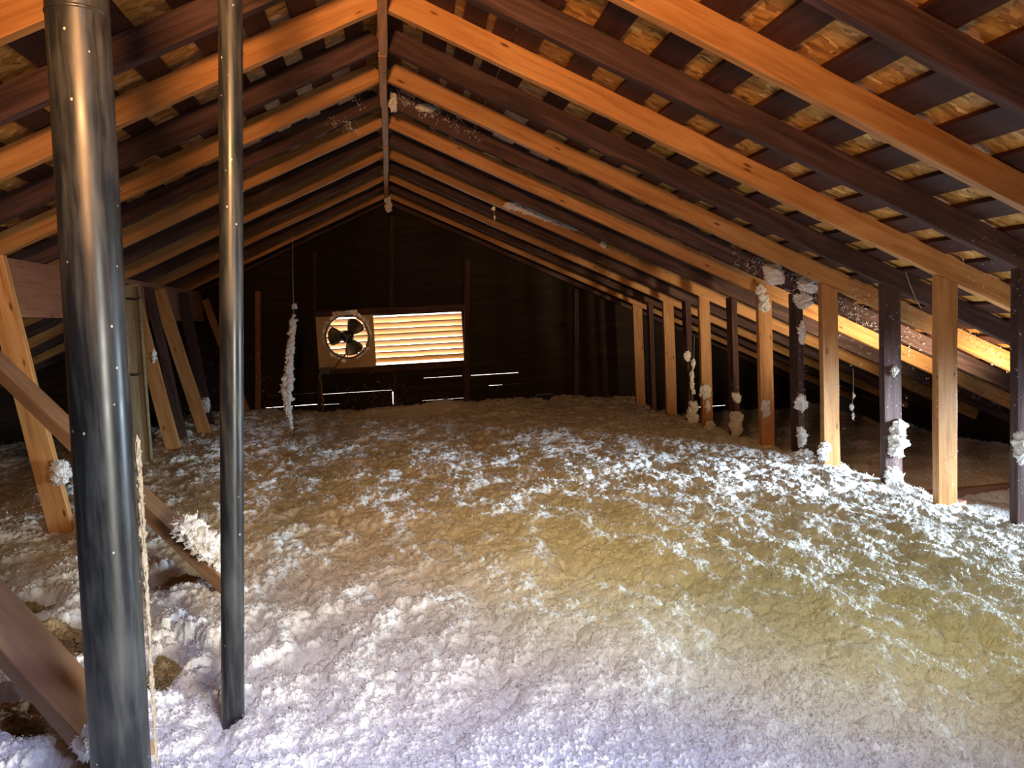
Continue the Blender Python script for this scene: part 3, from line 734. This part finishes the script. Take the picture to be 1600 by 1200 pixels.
clump((1106, 635), yp(3) - .006, .02, .025, 'tiny tuft under the larger one on the pine post', n=1, ry=.012)
clump((1108, 668), yp(3) - .03, .05, .04, 'pointed fluff heap at the pine post foot before the slit', n=2, ry=.03)
clump((1082, 645), yp(3.5) - .02, .045, .11, 'fluff arch at the foot of the dark post under the thread', n=4, ry=.03)
clump((1073, 557), yp(3.5) - .006, .025, .035, 'star-shaped tuft on a dark post far along the row', n=2, ry=.01)
clump((1208, 428), 4.06, .06, .07, 'thick white fluff hanging between the dark rafters above the posts', n=4, ry=.04)
clump((1263, 444), 4.06, .06, .05, 'bluish fluff clump wedged beside a bright roof gap', n=3, ry=.04)
clump((1595, 700), 2.455, .03, .06, 'white fluff patch on the post at the right photo edge', n=3, ry=.02)
clump((96, 738), 3.50, .032, .06, 'cream fluff clump on the right edge of the large slanting strut', n=3, ry=.03)
clump((613, 160), 4.07, .022, .05, 'white fluff packed beside the ridge board', n=3, ry=.04)
clump((666, 168), 4.08, .045, .022, 'ragged white fluff patch on the dark rafter near the ridge', n=4, ry=.02)
clump((607, 318), 6.9, .028, .085, 'white fluff tail dangling from the far end of the ridge', n=4, ry=.02)
clump((208, 564), 5.0, .0, .0, 'x', n=0) if False else None
clump((241, 557), 5.28, .018, .03, 'small cream tuft on the strut right of the pale board', n=1, ry=.02)
clump((322, 632), 6.35, .03, .05, 'grey tuft on the dark strut behind the slim pipe', n=2, ry=.02)
# fluff ridge lying along the far right rafter
gl = []
for t in np.linspace(0, 1, 16):
    x_, y_ = 800 + 100 * t, 320 + 37 * t
    gl.append(clump_geo(atY(x_, y_, 5.30) + Vector((0, -.01, random.uniform(-.006, .006))), .040 * (1.1 - .5 * t), .02, .020 * (1.2 - .6 * t), 3, .7))
clump((942, 381), 5.30, .02, .018, 'single white tuft past the end of the streak on the far right rafter', n=1, ry=.012)
V, Fc = join(gl); V, Fc = join([(V, Fc), spikes(V, 600, .009)]); o = meshobj('insulation_clump', V, Fc, M['fluff']); tag(o, 'long streak of white fluff lying along a far right rafter', 'insulation clump', 'fluff clumps caught on the timber')
# fluff on the middle brace
gl = []
for t in np.linspace(0, 1, 9):
    gl.append(clump_geo(atY(292 + 58 * t, 824 + 50 * t, 2.36), .026, .03, .022, 4, .9, 3.5))
V, Fc = join(gl); V, Fc = join([(V, Fc), spikes(V, 1500, .007)]); o = meshobj('insulation_clump', V, Fc, M['fluff']); tag(o, 'white fluff piled on the upper side of the diagonal brace', 'insulation clump', 'fluff clumps caught on the timber')
clump((143, 1160), 1.40, .022, .02, 'tiny white tuft on the thick brace in the lower left corner', n=1, ry=.02)
# fluff stuck along the right side of the wide pipe
gl = []
for t in np.linspace(0, 1, 26):
    yq = 700 + 480 * t; xq = 200 + (yq - 640) * .0583 + 12.5
    gl.append(clump_geo(atY(xq, yq, 1.315), .0019 * (1.9 - 1.5 * t) * random.uniform(.5, 1.3), .005, .014, 2, .9))
V, Fc = join(gl); V, Fc = join([(V, Fc), spikes(V, 500, .004)]); o = meshobj('insulation_clump', V, Fc, M['cream']); tag(o, 'thin line of cream fluff stuck along the wide pipe', 'insulation clump', 'fluff clumps caught on the timber')

# lumps of older tan insulation showing in the hollows beside the wide pipe
for (pit, px_, py_, rx, rz, lab) in [(0, 24, 962, .11, .040, 'tan lump of old insulation at the left frame edge above the thick brace'),
        (1, 82, 1004, .085, .050, 'tan lump of old insulation touching the upper edge of the thick brace'),
        (1, 150, 1022, .10, .055, 'brown lump of old insulation in the dark hollow just left of the wide pipe'),
        (3, 40, 1128, .14, .040, 'tan lump of old insulation under the thick brace in the lower left corner'),
        (2, 280, 926, .085, .045, 'tan lump of old insulation right of the wide pipe, below the middle brace'),
        (4, 258, 1066, .04, .045, 'small tan lump of old insulation low beside the wide pipe')]:
    q = atZ(HOL[pit][0], HOL[pit][1], -.80)
    clump((px_, py_), q.y - .025, rx, rz, lab, n=2, ry=.05, grp='old insulation lumps in the hollows', m='tan', name='old_insulation_lump', spk=.010, s=5)
# hanging threads
def thread(name, pix, Y, r, fl, label):
    root = empty(name, atY(*pix[-1], Y)); tag(root, label, 'string')
    V, Fc = tube([atY(x_, y_, Y) for x_, y_ in pix], r, 6); meshobj('string', V, Fc, M['string'], parent=root)
    if len(fl) < 8:
        for (x_, y_, a, b) in fl:
            V, Fc = clump_geo(atY(x_, y_, Y), a, a * .8, b, 3, .6); V, Fc = join([(V, Fc), spikes(V, 40, .3 * a + .002)]); meshobj('fluff_tuft', V, Fc, M['fluff'], parent=root)
        return
    gl = [clump_geo(atY(x_, y_, Y), a, a * .8, b, 3, .6) for (x_, y_, a, b) in fl]
    V, Fc = join(gl); V, Fc = join([(V, Fc), spikes(V, 30 * len(fl), .010)]); meshobj('clinging_fluff', V, Fc, M['fluff'], parent=root)
pl = [(457.5, 368), (457.5, 430), (458.5, 478), (459, 500), (455, 530), (452, 570), (448, 610), (450, 640), (456, 665), (457, 678)]
def lerp(pl, y):
    for (a, b), (c, d_) in zip(pl, pl[1:]):
        if b <= y <= d_: return a + (c - a) * (y - b) / (d_ - b)
fl = [(460, 479, .018, .016), (459, 494, .010, .010)]
for y_ in range(503, 668, 6):
    a = .020 + .012 * math.exp(-((y_ - 605) / 28) ** 2) if y_ < 640 else .020 - .0004 * (y_ - 640)
    fl.append((lerp(pl, y_) + random.uniform(-1, 1), y_, a * random.uniform(.8, 1.15), .026))
fl += [(455, 590, .012, .03), (454.5, 600, .012, .02)]
thread('hanging_string', pl, 5.75, .0022, fl, 'thin string hung from a left rafter, thickly coated with white fluff')
thread('hanging_thread', [(1333, 575), (1333.5, 600), (1332, 630), (1334, 657)], 3.9, .0012, [(1334, 618, .006, .012), (1331, 636, .010, .014), (1333, 650, .006, .016)], 'fine thread with specks of fluff hanging between two right posts')
thread('hanging_thread', [(1085, 525), (1084, 560), (1081, 600), (1082, 632)], yp(3.5) - .02, .0015, [(1083, 568, .014, .03), (1081, 585, .014, .03), (1081, 600, .016, .035), (1083, 612, .012, .02)], 'fluffy thread hanging beside the far dark post')
thread('hanging_thread', [(772, 320), (772, 348)], 4.3, .0012, [(771, 326, .008, .008), (773, 340, .004, .01)], 'very short thread with a fluff speck under a right rafter')
# a slack cobweb wire by the right posts
pts = [atY(x_, y_, 3.2) for x_, y_ in ((1415, 425), (1420, 440), (1428, 460), (1434, 473), (1440, 482))]
V, Fc = tube(pts, .0016, 6); tag(meshobj('loose_wire', V, Fc, M['string']), 'thin pale wire hanging slack under the dark rafter', 'wire')

# flakes of fluff sprinkled on rafters and posts
FLK = []
def spray(x0, y0, x1, y1, n, Y, dY=.01, sz=(.003, .008), spread=8):
    for _ in range(n):
        t = random.random(); x_ = x0 + (x1 - x0) * t + random.gauss(0, spread); y_ = y0 + (y1 - y0) * t + random.gauss(0, spread)
        p = atY(x_, y_, Y - random.uniform(0, dY)); FLK.append((p, random.uniform(*sz)))
spray(1296, 560, 1300, 735, 30, yp(1) - .003, .004, (.002, .005), 7)
spray(1201, 520, 1204, 705, 45, yp(2) - .003, .004, (.002, .005), 5)
spray(1107, 600, 1108, 665, 20, yp(3) - .003, .004, (.002, .005), 4)
spray(1480, 700, 1482, 770, 12, yp(0) - .003, .003, (.002, .005), 7)
spray(1492, 480, 1495, 800, 30, yp(0) - .0, .01, (.0015, .004), 1)
spray(1465, 560, 1467, 690, 12, yp(0) - .0, .01, (.0015, .004), 1)
spray(1395, 480, 1396, 770, 60, yp(.5) - .003, .003, (.002, .005), 9)
spray(1255, 490, 1257, 700, 60, yp(1.5) - .003, .003, (.002, .006), 5)
spray(1150, 600, 1150, 690, 20, yp(2.5) - .003, .003, (.002, .005), 5)
spray(1590, 450, 1592, 780, 30, yp(-.5) - .003, .003, (.0015, .004), 6)
spray(1300, 478, 1440, 545, 110, 4.085, .012, (.004, .011), 9)
spray(1160, 400, 1300, 465, 190, 4.085, .012, (.004, .012), 13)
spray(1185, 395, 1290, 440, 60, 4.085, .02, (.006, .014), 9)
spray(1100, 385, 1240, 445, 70, 4.49, .012, (.004, .009), 9)
spray(1330, 450, 1480, 520, 90, 3.68, .008, (.003, .008), 8)
spray(1500, 520, 1590, 575, 70, 3.68, .008, (.003, .008), 7)
spray(1430, 570, 1590, 640, 70, 4.49, .01, (.003, .009), 10)
spray(1500, 395, 1595, 470, 40, 2.46, .006, (.0015, .005), 18)
spray(1310, 530, 1450, 600, 70, 4.895, .01, (.003, .009), 12)
spray(618, 148, 700, 182, 150, 4.088, .012, (.004, .011), 7)
spray(690, 180, 750, 215, 55, 4.088, .012, (.003, .009), 8)
spray(520, 192, 552, 204, 35, 4.088, .012, (.004, .011), 6)
spray(552, 152, 568, 162, 12, 4.088, .012, (.005, .012), 5)
spray(820, 375, 960, 432, 50, 5.71, .012, (.003, .008), 8)
spray(900, 352, 1000, 408, 30, 5.30, .012, (.003, .008), 6)
spray(400, 540, 412, 640, 50, 7.35, .01, (.003, .009), 6)
spray(580, 590, 640, 635, 70, 7.42, .02, (.004, .009), 14)
spray(520, 610, 650, 640, 80, 7.40, .03, (.004, .010), 8)
spray(700, 630, 900, 632, 90, 7.40, .06, (.004, .010), 4)
spray(330, 520, 345, 640, 25, 7.40, .02, (.003, .008), 9)
P = np.array([tuple(p) for p, s in FLK]); S = np.array([s for p, s in FLK])
o = tufts('insulation_flakes', P, S * 1.3, 9, 3); tag(o, 'loose white insulation flakes sprinkled over rafters, posts and gable wall', 'insulation flakes', kind='stuff')

# ------------------------------------------------------------------ added lamps behind the camera, out of view
lamp = empty('rafter_fill_lamp', (-.20, .22, .52)); tag(lamp, 'added round metal lamp hung unseen behind the camera to brighten the rafters', 'lamp')
def cone(name, c, ax, prof, m, par):
    ax = Vector(ax).normalized(); a = ax.orthogonal().normalized(); b = ax.cross(a); V, Fc = [], []; n = 24
    for r, t in prof:
        for k in range(n): q = 2 * math.pi * k / n; V.append(Vector(c) + ax * t + (a * math.cos(q) + b * math.sin(q)) * r)
    for i in range(len(prof) - 1):
        for k in range(n): k2 = (k + 1) % n; Fc.append((i*n + k, i*n + k2, (i+1)*n + k2, (i+1)*n + k))
    return meshobj(name, V, Fc, m, parent=par, smooth=True)
ax = (.14, .95, .29)
cone('reflector', (-.20, .22, .52), ax, [(.125, -.02), (.10, -.09), (.045, -.13), (.04, -.17), (.0, -.172), (.0, -.168), (.036, -.166), (.04, -.125), (.095, -.085), (.12, -.018), (.125, -.02)], M['foil'], lamp)
V, Fc = tube([(-.224, .057, .47), (-.226, .045, .62), (-.226, .045, zr(-.226) - .001)], .005, 8); meshobj('hanging_cord', V, Fc, M['black'], parent=lamp)

for (c, tg, hx, lab) in (((.62, .62, .70), (1.25, 2.25, -.8), .62, 'small added fill lamp under a right rafter behind the camera, aimed at the insulation'),
                     ((.16, .60, .78), (-.35, 2.65, -.8), .16, 'small added fill lamp close to the ridge behind the camera, aimed at the insulation')):
    lp = empty('floor_fill_lamp', c); tag(lp, lab, 'lamp')
    ax = (Vector(tg) - Vector(c)).normalized()
    cone('reflector', c, ax, [(.062, .03), (.055, -.02), (.028, -.06), (.026, -.10), (.0, -.102), (.0, -.10), (.024, -.098), (.026, -.058), (.052, -.018), (.060, .03), (.062, .03)], M['black'], lp)
    b = Vector(c) - ax * .10; V, Fc = tube([tuple(b), (b.x, b.y, b.z + .05), (hx, b.y, zr(hx) - .001)], .004, 8); meshobj('stem', V, Fc, M['black'], parent=lp)
